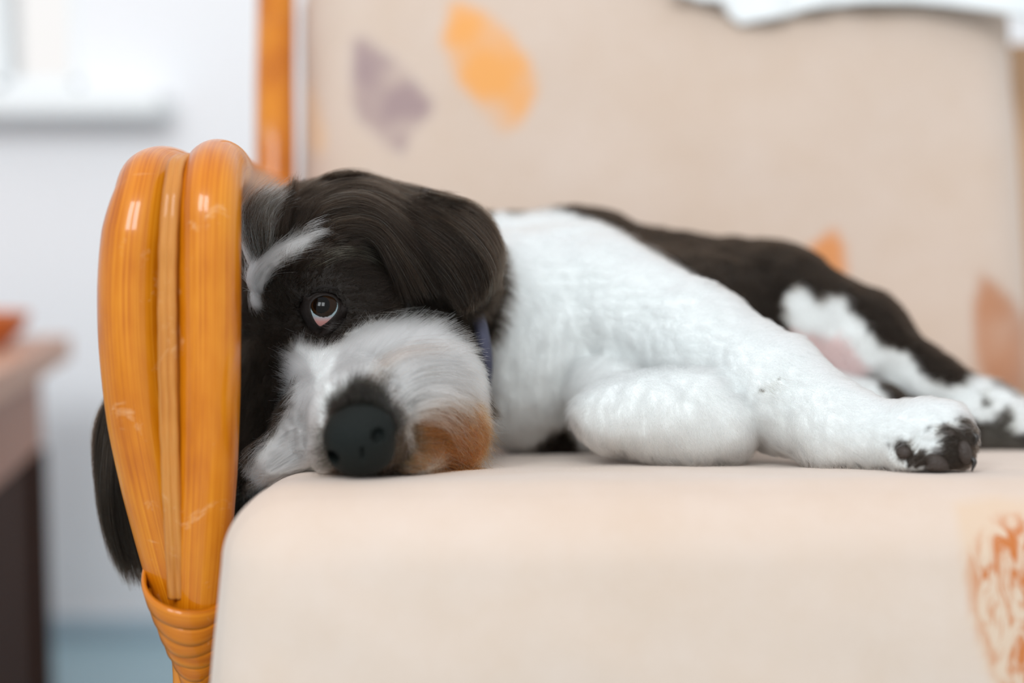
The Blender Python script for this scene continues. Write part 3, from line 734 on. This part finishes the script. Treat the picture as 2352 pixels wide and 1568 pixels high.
tan = unit(fl3 - nrm * (fl3 * nrm).sum(1, keepdims=True))
Ln *= rng.uniform(.65, 1.15, NF) * np.where(gi == GR.index('muzzle'), .8, 1.0)
# eye and nose stay clear
eyeC = P(746, 712, .757); de = np.linalg.norm(root - eyeC, axis=1)
Ln *= np.clip((de - .008) / .020, .15, 1)
noseC = P(832, 1010, .680); dn = np.linalg.norm(root - noseC, axis=1)
Ln *= np.clip((dn - .010) / .030, .25, 1)
padm = (np.isin(gi, [GR.index('fore')])) & (fcol.mean(1) < .2) & (root[:, 1] < .74)
Ln[padm] *= .8
K = 6; s = np.linspace(0, 1, K)[None, :, None]
li = lift[:, None, None]; L3 = Ln[:, None, None]
P3 = root[:, None, :] + L3 * (nrm[:, None, :] * (li * (1.6 * s - .9 * s ** 2)) + tan[:, None, :] * ((1 - li * .5) * (.45 * s + .55 * s ** 2)))
# locks
cell = np.where(isw, .0055, .0042)[:, None]; rj = root + swirl2 * .0012
cc = (np.floor(rj / cell) + .5) * cell + rng.normal(0, .0001, (NF, 3))
off = cc - root; off -= nrm * (off * nrm).sum(1, keepdims=True)
P3 += off[:, None, :] * (.55 * s ** 1.5)
ph = (snoise(root, 300, 31) * 3)[:, None, None]
P3 += np.cross(tan, nrm)[:, None, :] * (np.sin(s * 5 + ph) - np.sin(ph)) * L3 * .07
P3 = push_out(P3)
jit = rng.uniform(.82, 1.12, (NF, 1)) * np.where((gi == GR.index('muzzle')) & isw, 1.32, 1.0)[:, None]; fcol = np.clip(fcol * jit, 0, .955)
blk = ~isw; odd = blk & (rng.random(NF) < .035); fcol[odd] = np.array([.07, .062, .05])
w_ = np.where(isw, .000085, .00007)[:, None] * rng.uniform(.8, 1.2, (NF, 1))
rad = w_ * np.linspace(1, .25, K)[None, :]
keep = de > .0098
def split_fur(name, mask): return make_hair(name, P3[mask], rad[mask], fcol[mask], dog)
headm = np.isin(gi, [GR.index(g) for g in ('head', 'muzzle', 'ear', 'farear')])
EAR = np.isin(gi, [GR.index('ear')]); FEAR = np.isin(gi, [GR.index('farear')])
o = split_fur('body_fur', ~headm & keep); tag(o, kind='stuff'); o['label'] = 'short clipped white and black coat'
o = split_fur('head_fur', headm & ~EAR & ~FEAR & keep & (gi != GR.index('muzzle'))); tag(o, 'black face fur', kind='stuff')
o = split_fur('muzzle_fur', (gi == GR.index('muzzle')) & keep); tag(o, 'white muzzle fur with rust stains at the mouth', kind='stuff')
o = split_fur('ear_fur', EAR); tag(o, 'long black ear fur', kind='stuff')
o = split_fur('ear_fur', FEAR); tag(o, 'long black fur of the ear hanging past the chair arm', kind='stuff')

# ---- long locks laid along drawn guides
def sheet(guides, n, colf, Lf=(.35, .6), spread=.0012, off=.003, w=.00007, K=12, drape=True, fly=.0015, seed=0, lockn=None, tipmerge=.5):
    g = [catmull([P(*q) for q in gl], 50) for gl in guides]; g = np.array(g)     # (G,50,3)
    r = np.random.default_rng(seed); m = len(g) - 1
    u = r.random(n) * m; 
    lk = max(1, (lockn or 14 * m)); uc = (np.floor(u / m * lk) + .5) / lk * m
    L = r.uniform(*Lf, n); t0 = r.random(n) * (1 - L) ; t0 = np.where(r.random(n) < .25, 0, t0)
    ss = np.linspace(0, 1, K)
    T = t0[:, None] + L[:, None] * ss[None]
    U = u[:, None] * (1 - tipmerge * ss[None] ** 1.5) + uc[:, None] * tipmerge * ss[None] ** 1.5
    U = np.clip(U, 0, m - 1e-4); i = U.astype(int); f = (U - i)[..., None]; tt = np.clip(T * 49, 0, 48.999); j = tt.astype(int); h = (tt - j)[..., None]
    A0 = g[i, j] * (1 - h) + g[i, j + 1] * h; A1 = g[i + 1, j] * (1 - h) + g[i + 1, j + 1] * h; Q = A0 * (1 - f) + A1 * f
    q0 = r.normal(0, spread, (n, 1, 3)); q1 = r.normal(0, fly, (n, 1, 3)) * ss[None, :, None] ** 2
    Q = Q + q0 + q1
    if drape:
        fy = front_y(Q[..., 0], Q[..., 2]); lay = off * r.random((n, 1)) ** .7
        Q[..., 1] = np.minimum(Q[..., 1] + .004, fy) - lay * np.sin(np.clip(ss, .08, 1) * 2.6)[None]  # lie on the coat, arch off it a little
    Q = push_out(Q)
    col = colf(Q[:, K // 2], u / m, r, n)
    rad = w * r.uniform(.7, 1.3, (n, 1)) * np.linspace(1, .3, K)[None]
    return Q, rad, col
def black(Q, u, r, n):
    lk = np.random.default_rng(5).random(400); bright = np.where(lk > .80, 3.2, 1.0)[np.clip((u * 70).astype(int), 0, 399)]  # paler, greyer locks: hair sheen put into the strand colour
    c = np.tile(BLK, (n, 1)) * (r.uniform(.6, 1.7, n) * bright)[:, None]; g = r.random(n) < .05 * bright; c[g] = [.085, .088, .075]; return c
def silver(Q, u, r, n):
    c = np.tile(np.array([.30, .34, .34]), (n, 1)) * r.uniform(.3, 1.3, (n, 1)); d = r.random(n) < .45; c[d] = BLK * 2; return c
def white(Q, u, r, n): return np.clip(np.tile(WHT, (n, 1)) * r.uniform(1.2, 1.4, (n, 1)), 0, .975)
sheets = []
# crown sweeping over to the ear
sheets.append(('crown_fur', sheet([[(640, 520, .80), (690, 440, .80), (800, 400, .81), (930, 432, .81), (1000, 462, .81)],
    [(650, 540, .79), (720, 455, .79), (840, 430, .79), (980, 500, .79), (1080, 600, .78)],
    [(670, 560, .775), (740, 480, .775), (850, 470, .775), (960, 570, .775), (1040, 690, .775)],
    [(700, 575, .77), (770, 510, .77), (860, 510, .77), (930, 590, .77), (985, 690, .77)],
    [(720, 590, .765), (790, 545, .765), (860, 555, .765), (900, 620, .765), (930, 700, .765)]], 16000, black, (.35, .65), seed=1, off=.006)))
sheets.append(('ear_fur', sheet([[(900, 425, .81), (1000, 446, .81), (1100, 480, .80), (1150, 560, .80), (1150, 640, .79)],
    [(880, 440, .80), (990, 480, .79), (1080, 540, .78), (1130, 620, .78), (1118, 690, .78)],
    [(870, 470, .79), (970, 530, .78), (1050, 600, .775), (1090, 680, .775), (1085, 712, .775)],
    [(850, 490, .785), (940, 560, .78), (1010, 640, .775), (1050, 700, .775), (1060, 716, .775)]], 14000, black, (.35, .65), seed=2, off=.006)))
# tuft left, standing against the rattan
sheets.append(('brow_tuft', sheet([[(596, 620, .772), (566, 560, .768), (556, 500, .766), (580, 455, .768), (625, 432, .775)],
    [(604, 615, .772), (590, 560, .766), (584, 510, .764), (605, 465, .768), (650, 440, .776)],
    [(616, 610, .772), (620, 560, .766), (625, 510, .765), (640, 470, .77), (672, 445, .778)]], 2600, silver, (.5, .95), seed=3, off=.006, fly=.003)))
sheets.append(('brow_tuft', sheet([[(640, 600, .775), (640, 540, .77), (650, 480, .772), (668, 440, .778), (676, 405, .782)],
    [(650, 600, .775), (655, 540, .77), (662, 480, .772), (674, 440, .778), (679, 408, .782)]], 500, black, (.6, 1.0), seed=4, off=.004, fly=.001, drape=False)))
# white brow stripe
sheets.append(('brow_stripe', sheet([[(588, 672, .772), (578, 640, .77), (590, 610, .768), (640, 570, .766), (700, 545, .765)],
    [(594, 680, .772), (590, 645, .77), (606, 612, .768), (660, 575, .766), (730, 548, .765)],
    [(600, 675, .772), (602, 650, .77), (630, 612, .768), (680, 575, .766), (765, 540, .765)]], 3000, white, (.3, .55), seed=5, off=.008, fly=.003, lockn=13, tipmerge=.85, w=.0001)))
sheets.append(('brow_stripe', sheet([[(585, 625, .772), (572, 600, .77), (562, 570, .768), (556, 545, .768)], [(598, 622, .772), (588, 596, .77), (578, 570, .768), (572, 548, .768)]], 500, lambda Q, u, r, n: white(Q, u, r, n) * .8, (.5, .9), seed=6, off=.004)))
sheets.append(('brow_stripe', sheet([[(590, 640, .772), (580, 670, .77), (584, 700, .77), (600, 715, .77)], [(604, 640, .772), (596, 668, .77), (598, 694, .77), (604, 705, .77)]], 500, lambda Q, u, r, n: white(Q, u, r, n) * .75, (.5, .9), seed=16, off=.003)))
sheets.append(('brow_stripe', sheet([[(660, 580, .77), (690, 548, .765), (740, 525, .765), (780, 538, .767)], [(680, 580, .77), (710, 552, .765), (750, 535, .765), (775, 545, .767)], [(690, 560, .77), (700, 520, .765), (730, 505, .765), (750, 498, .767)]], 90, white, (.6, 1), seed=7, off=.010, w=.00014)))
sheets.append(('brow_hairs', sheet([[(700, 600, .77), (760, 560, .765), (830, 560, .765), (890, 590, .77)], [(730, 620, .77), (800, 590, .765), (860, 600, .765), (905, 640, .77)]], 160, lambda Q, u, r, n: np.tile([.12, .115, .08], (n, 1)), (.4, .8), seed=8, off=.006, w=.00005)))
# moustache : upper fringe, sweeping right
sheets.append(('moustache', sheet([[(780, 880, .745), (775, 830, .74), (800, 780, .745), (840, 745, .75)],
    [(840, 880, .735), (850, 815, .735), (890, 760, .74), (945, 722, .75)],
    [(900, 880, .73), (930, 815, .73), (980, 765, .74), (1040, 728, .75)],
    [(930, 900, .73), (990, 840, .73), (1050, 800, .74), (1105, 795, .75)],
    [(920, 910, .725), (990, 860, .73), (1070, 850, .74), (1125, 890, .755)]], 6500, white, (.4, .8), seed=9, off=.008, lockn=24, tipmerge=.88, fly=.0016)))
def cream(Q, u, r, n):
    c = np.tile([.88, .82, .76], (n, 1)) * r.uniform(.9, 1.06, (n, 1)); k = r.random(n) < .5; c[k] = [.95, .965, .965]; k = r.random(n) < .02; c[k] = DKG * 1.5; return c
sheets.append(('moustache', sheet([[(870, 905, .715), (885, 850, .72), (940, 815, .725), (1020, 815, .735), (1095, 850, .75)],
    [(880, 925, .71), (905, 870, .715), (960, 838, .72), (1040, 840, .735), (1118, 900, .75)],
    [(890, 945, .705), (930, 890, .71), (990, 865, .72), (1065, 875, .735), (1128, 950, .755)],
    [(900, 965, .705), (945, 915, .71), (1000, 895, .72), (1070, 915, .735), (1125, 985, .755)]], 4200, cream, (.45, .8), seed=19, off=.008, lockn=26, tipmerge=.8, fly=.0025)))
sheets.append(('moustache', sheet([[(920, 930, .71), (970, 890, .715), (1030, 885, .72), (1090, 920, .738), (1128, 985, .755)], [(920, 955, .71), (970, 925, .712), (1030, 920, .72), (1080, 955, .735), (1110, 1010, .75)],
    [(920, 985, .705), (960, 965, .71), (1010, 970, .72), (1050, 1010, .733), (1070, 1060, .745)]], 900, cream, (.35, .7), seed=29, off=.013, lockn=16, tipmerge=.85, fly=.003)))
sheets.append(('moustache', sheet([[(740, 880, .75), (710, 840, .75), (680, 815, .755), (640, 795, .76)], [(750, 920, .74), (710, 890, .745), (670, 870, .755), (640, 855, .765)],
    [(750, 960, .73), (710, 950, .74), (670, 960, .75), (640, 985, .76)], [(750, 1000, .72), (690, 1020, .735), (630, 1060, .745), (585, 1105, .75)], [(760, 1050, .715), (700, 1070, .73), (640, 1090, .74), (580, 1118, .75)]], 6000, white, (.4, .75), seed=10, off=.007, lockn=26, tipmerge=.85, fly=.0016)))
def beard(Q, u, r, n):
    nearnose = np.clip((P(985, 0, .73)[0] - Q[:, 0] + .006) / .022, 0, 1)
    c = np.tile(RUST, (n, 1)) * r.uniform(.5, 1.35, (n, 1)); d = r.random(n) < .14 + .3 * nearnose; c[d] = CRM * .8; k = r.random(n) < .06 + .45 * nearnose; c[k] = DKG
    lightm = (u < .12); c[lightm & (r.random(n) < .8)] = CRM; return c
sheets.append(('beard', sheet([[(950, 945, .715), (1000, 915, .72), (1060, 915, .735), (1115, 955, .75), (1130, 1000, .755)],
    [(935, 975, .71), (990, 950, .72), (1060, 960, .735), (1110, 995, .75), (1122, 1030, .755)],
    [(935, 1000, .71), (990, 985, .72), (1050, 1000, .735), (1095, 1035, .75), (1105, 1065, .755)],
    [(930, 1040, .71), (980, 1040, .72), (1030, 1055, .735), (1075, 1080, .75), (1085, 1098, .755)],
    [(920, 1070, .71), (960, 1080, .72), (1000, 1090, .735), (1040, 1100, .745), (1050, 1104, .75)]], 6500, beard, (.3, .6), seed=11, off=.009, lockn=40, tipmerge=.75, fly=.0035)))
ring = []
for a_deg in np.linspace(-150, -15, 9):
    ca, sa = math.cos(math.radians(a_deg)), math.sin(math.radians(a_deg))
    up = max(0, -sa) ** 2; jj = 14 * math.sin(a_deg * .17) + 10 * math.sin(a_deg * .41); ring.append([(832 + 56 * ca, 1012 + 58 * sa, .690), (832 + 72 * ca, 1010 + 76 * sa, .676), (834 + (84 + jj * .5) * ca, 1008 + (90 + 18 * up + jj * .5) * sa, .688), (840 + (92 + jj) * ca, 1004 + (98 + 44 * up + jj) * sa, .704)])
sheets.append(('nose_fringe', sheet([[(835, 960, .69), (830, 920, .695), (838, 885, .705), (862, 850, .715)], [(870, 960, .69), (868, 920, .695), (880, 885, .705), (905, 850, .715)]], 700, lambda Q, u, r, n: np.tile([.05, .04, .03], (n, 1)) * r.uniform(.3, 2.5, (n, 1)), (.4, .9), seed=22, off=.006, fly=.003)))
sheets.append(('nose_fringe', sheet([[(905, 980, .70), (935, 975, .705), (965, 985, .715), (990, 1000, .72)], [(905, 1020, .70), (935, 1025, .705), (965, 1040, .715), (985, 1060, .72)], [(900, 1060, .70), (930, 1075, .705), (955, 1088, .715), (975, 1098, .72)]], 900, lambda Q, u, r, n: np.tile([.06, .048, .034], (n, 1)) * r.uniform(.3, 2.5, (n, 1)), (.4, .9), seed=23, off=.006, fly=.003)))
sheets.append(('moustache', sheet([[(945, 872, .725), (962, 852, .725), (985, 845, .728), (1010, 856, .73)], [(955, 878, .725), (975, 862, .725), (1000, 858, .728), (1030, 868, .73)]], 160, lambda Q, u, r, n: np.tile([.10, .075, .05], (n, 1)) * r.uniform(.3, 2, (n, 1)), (.5, .95), seed=24, off=.012)))
sheets.append(('moustache', sheet([[(850, 895, .715), (862, 840, .72), (930, 798, .725), (1040, 792, .74), (1100, 815, .75)], [(862, 905, .715), (885, 848, .72), (950, 812, .725), (1040, 812, .74), (1105, 845, .75)]], 170, lambda Q, u, r, n: np.tile([.56, .42, .35], (n, 1)) * r.uniform(.5, 1.2, (n, 1)), (.5, .95), seed=25, off=.013, lockn=9, tipmerge=.35, spread=.002)))
sheets.append(('nose_fringe', sheet([[(790, 960, .69), (760, 975, .69), (735, 985, .70), (715, 985, .71)], [(780, 1010, .685), (750, 1020, .69), (730, 1030, .70), (705, 1035, .71)], [(785, 1060, .685), (760, 1072, .69), (735, 1080, .70), (715, 1085, .71)]], 700, lambda Q, u, r, n: np.tile([.03, .03, .026], (n, 1)) * r.uniform(.3, 2.5, (n, 1)), (.3, .7), seed=27, off=.005, fly=.003)))
sheets.append(('nose_fringe', sheet(ring, 6500, lambda Q, u, r, n: np.tile([.009, .008, .006], (n, 1)) * r.uniform(.3, 1.8, (n, 1)), (.35, .95), seed=12, off=.004, lockn=40, spread=.0014, fly=.003)))
# dark hair hanging between muzzle and chest
sheets.append(('cheek_fur', sheet([[(1030, 700, .80), (1068, 760, .79), (1100, 850, .79), (1122, 930, .79), (1150, 962, .79)], [(1010, 720, .79), (1050, 770, .785), (1090, 850, .785), (1112, 930, .785), (1132, 960, .785)]], 2600, black, (.4, .7), seed=13, off=.005)))
# the far ear's long curtain
sheets.append(('ear_fur', sheet([[(330, 860, .80), (262, 900, .79), (222, 980, .785), (225, 1080, .78), (250, 1190, .78)],
    [(340, 870, .80), (262, 930, .785), (236, 1060, .78), (236, 1180, .775), (270, 1310, .775)],
    [(350, 880, .80), (280, 950, .785), (256, 1080, .775), (262, 1210, .775), (300, 1350, .775)],
    [(360, 890, .80), (300, 960, .785), (282, 1090, .775), (300, 1230, .775), (335, 1346, .775)],
    [(380, 890, .80), (330, 980, .785), (320, 1110, .775), (335, 1240, .775), (365, 1338, .775)]], 9000, black, (.5, .95), seed=14, drape=False, spread=.0011, fly=.0007, K=14)))
sheets.append(('loose_hairs', sheet([[(640, 760, .765), (700, 790, .76), (720, 830, .758)], [(860, 720, .76), (950, 705, .765), (1050, 715, .77)], [(1050, 740, .77), (1090, 770, .76), (1110, 800, .76)]], 120, lambda Q, u, r, n: np.tile([.5, .5, .46], (n, 1)), (.25, .5), seed=15, off=.006, w=.00005)))
merged = {}
for nm, (Q, rd, cl) in sheets:
    if Q.shape[1] != 12:
        o = make_hair(nm, Q, rd, cl, dog); tag(o, kind='stuff')
    else: merged.setdefault(nm, []).append((Q, rd, cl))
for nm, L in merged.items():
    o = make_hair(nm, np.concatenate([a for a, _, _ in L]), np.concatenate([b for _, b, _ in L]), np.concatenate([c for _, _, c in L]), dog); tag(o, kind='stuff')

# ---- nose
def blob(name, fn, lo_, hi_, vx, mat, parent):
    n_ = np.ceil((np.array(hi_) - lo_) / vx).astype(int); ax = [lo_[i] + vx * np.arange(n_[i]) for i in range(3)]
    g = np.stack(np.meshgrid(*ax, indexing='ij'), -1); f = fn(g).astype(np.float32)
    gr = vdb.FloatGrid(1.0); gr.copyFromArray(f); gr.transform = vdb.createLinearTransform(vx)
    p_, t_, q_ = gr.convertToPolygons(0.0, 0.0)
    m_ = mesh_from(name, p_ + lo_, [tuple(q[::-1]) for q in q_.tolist()] + [tuple(t[::-1]) for t in t_.tolist()])
    return link(name, m_, mat, parent)
def nose_fn(g):
    e1 = sd_prim(ell('n', (826, 992, .678), 84, 66, 60, -12), g); e2 = sd_prim(ell('n', (830, 1040, .684), 74, 54, 50, -5), g)
    o = smin(e1, e2, .010)
    for q in ((868, 1002, .666), (768, 1046, .676)):
        o = np.maximum(o, -sd_prim(ell('n', q, 18, 20, 34, 20), g))
    o = np.maximum(o, -sd_prim(ell('n', (832, 1050, .668), 3.5, 34, 14, 0), g))
    return np.maximum(o, -(sd_seat(g) - .0012))
nc = P(830, 1010, .68)
blob('nose', nose_fn, nc - .026, nc + .026, .0007, M_black, dog)

# ---- eye
ec = P(746, 711, .7699)
def sphere(name, c, r, mat, parent, scale=(1, 1, 1), seg=48):
    bm = bmesh.new(); bmesh.ops.create_uvsphere(bm, u_segments=seg, v_segments=seg // 2, radius=r)
    for v in bm.verts: v.co = Vector((v.co.x * scale[0], v.co.y * scale[1], v.co.z * scale[2])) + Vector(c)
    m_ = bpy.data.meshes.new(name); bm.to_mesh(m_); bm.free(); return link(name, m_, mat, parent)
ER = .0125
def on_eye(a, b2, lim=.97):
    d = P(a, b2, 1.0) - CAM; d = d / np.linalg.norm(d); t = (ec - CAM) @ d; m_ = CAM + d * t; off_ = m_ - ec; h = np.linalg.norm(off_)
    k = min(h, ER * lim)
    return (m_ if h < ER * lim else ec + off_) - d * math.sqrt(ER ** 2 - k ** 2)
m, nt, b = new_mat('eye_wet'); geo = N(nt, 'ShaderNodeAttribute', attribute_name='tint'); nt.links.new(geo.outputs['Color'], b.inputs['Base Color'])
b.inputs['Roughness'].default_value = .5; b.inputs['Specular IOR Level'].default_value = 0; b.inputs['Coat Weight'].default_value = .32; b.inputs['Coat Roughness'].default_value = .012
eye = sphere('eye', ec, ER, m, dog, seg=240)
fw_ = on_eye(746, 712) - ec; fw_ = Vector(fw_ / np.linalg.norm(fw_)); bm = bmesh.new(); bm.from_mesh(eye.data)
bmesh.ops.delete(bm, geom=[v for v in bm.verts if (v.co - Vector(ec)).normalized().dot(fw_) < math.cos(math.radians(51))], context='VERTS'); bm.to_mesh(eye.data); bm.free()
ev = np.empty(len(eye.data.vertices) * 3); eye.data.vertices.foreach_get('co', ev); ev = ev.reshape(-1, 3)
look = unit((on_eye(743, 696) - ec)[None])[0]
ang = np.degrees(np.arccos(np.clip(unit(ev - ec) @ look, -1, 1)))
ecol = np.tile(np.array([.21, .27, .29]), (len(ev), 1))
pk = np.clip((on_eye(746, 724)[2] - ev[:, 2]) / .0035, 0, 1)[:, None]; ecol = ecol * (1 - pk) + np.array([.36, .17, .155]) * pk
ir = ang < 35; ecol[ir] = [.013, .0055, .002]
pup = on_eye(738, 699); ecol[np.linalg.norm(ev - pup, axis=1) < .0046] = [.001, .001, .001]
rimm = (ang > 32) & (ang < 35); ecol[rimm] = [.008, .005, .003]
set_attr(eye.data, 'tint', ecol)
# eyelids : a skin collar from the opening back into the coat
rim = [(713, 712), (715, 697), (724, 686), (738, 680), (752, 679), (766, 684), (775, 695), (776, 708), (770, 721), (757, 735), (744, 745), (734, 749), (725, 740), (718, 727)]
rr_ = catmull([(a, b2, 0) for a, b2 in rim + rim[:1]], 85)[:-1, :2]
cen2 = np.array([746., 712.]); vv = []; nr = len(rr_)
for scl, offs in ((.985, -.0001), (1.0, .0004), (1.08, .0008), (1.2, .0009), (1.4, .0010), (1.62, None), (2.0, None)):
    for q in rr_:
        a, b2 = cen2 + (q - cen2) * scl
        q3 = on_eye(a, b2); dv = unit((q3 - CAM)[None])[0]
        if offs is None:
            qs = on_eye(a, b2, .99) - dv * .0008; q3 = P(a, b2, .762); fy_ = front_y(q3[:1], q3[2:3])[0]; q3[1] = min(fy_ - .0012, qs[1] if scl < 1.8 else 9) + (0 if scl < 1.8 else .0027)
            vv.append(q3)
        else: vv.append(q3 - dv * offs)
ff = [(k * nr + j, k * nr + (j + 1) % nr, (k + 1) * nr + (j + 1) % nr, (k + 1) * nr + j) for k in range(6) for j in range(nr)]
link('eyelid', mesh_from('eyelid', vv, ff), M_lid, eye)

# ---- collar
tube('collar', [P(1050, 640, .85), P(1084, 690, .815), P(1106, 760, .805), P(1116, 840, .81), P(1105, 930, .84)], [.0080] * 3, M_collar, dog, n=40, seg=24, ref=(0, 1, 0), squash=.5)

# ---- paw pads and claws of the stretched foreleg
for nm, c, rx, ry, rd, rt in (('paw_pad', (2078, 1040, .712), 20, 17, 16, 15), ('paw_pad', (2150, 1066, .708), 32, 24, 20, 30), ('toe_pad', (2214, 1040, .709), 17, 30, 20, -8), ('toe_pad', (2176, 992, .713), 22, 11, 18, 15), ('toe_pad', (2200, 1094, .705), 24, 12, 20, 10), ('toe_pad', (2105, 1098, .704), 26, 9, 18, 0)):
    d_ = ell('x', c, rx, ry, rd, rt); cc_ = d_['c']; e_ = d_['r'].max() * 1.3
    blob(nm, lambda g, d_=d_: np.maximum(sd_prim(d_, g), -(sd_seat(g) - .0010)), cc_ - e_, cc_ + e_, .0008, M_pad, dog)
for (a, b2, y_) in ((2238, 1060, .712), (2243, 1005, .716)):
    tube('claw', [P(a - 14, b2 - 12, y_), P(a, b2, y_ - .002), P(a - 6, b2 + 22, y_ - .003)], [.0016, .0014, .0004], M_claw, dog, n=14, seg=12, ref=(0, 1, 0))
print('done')
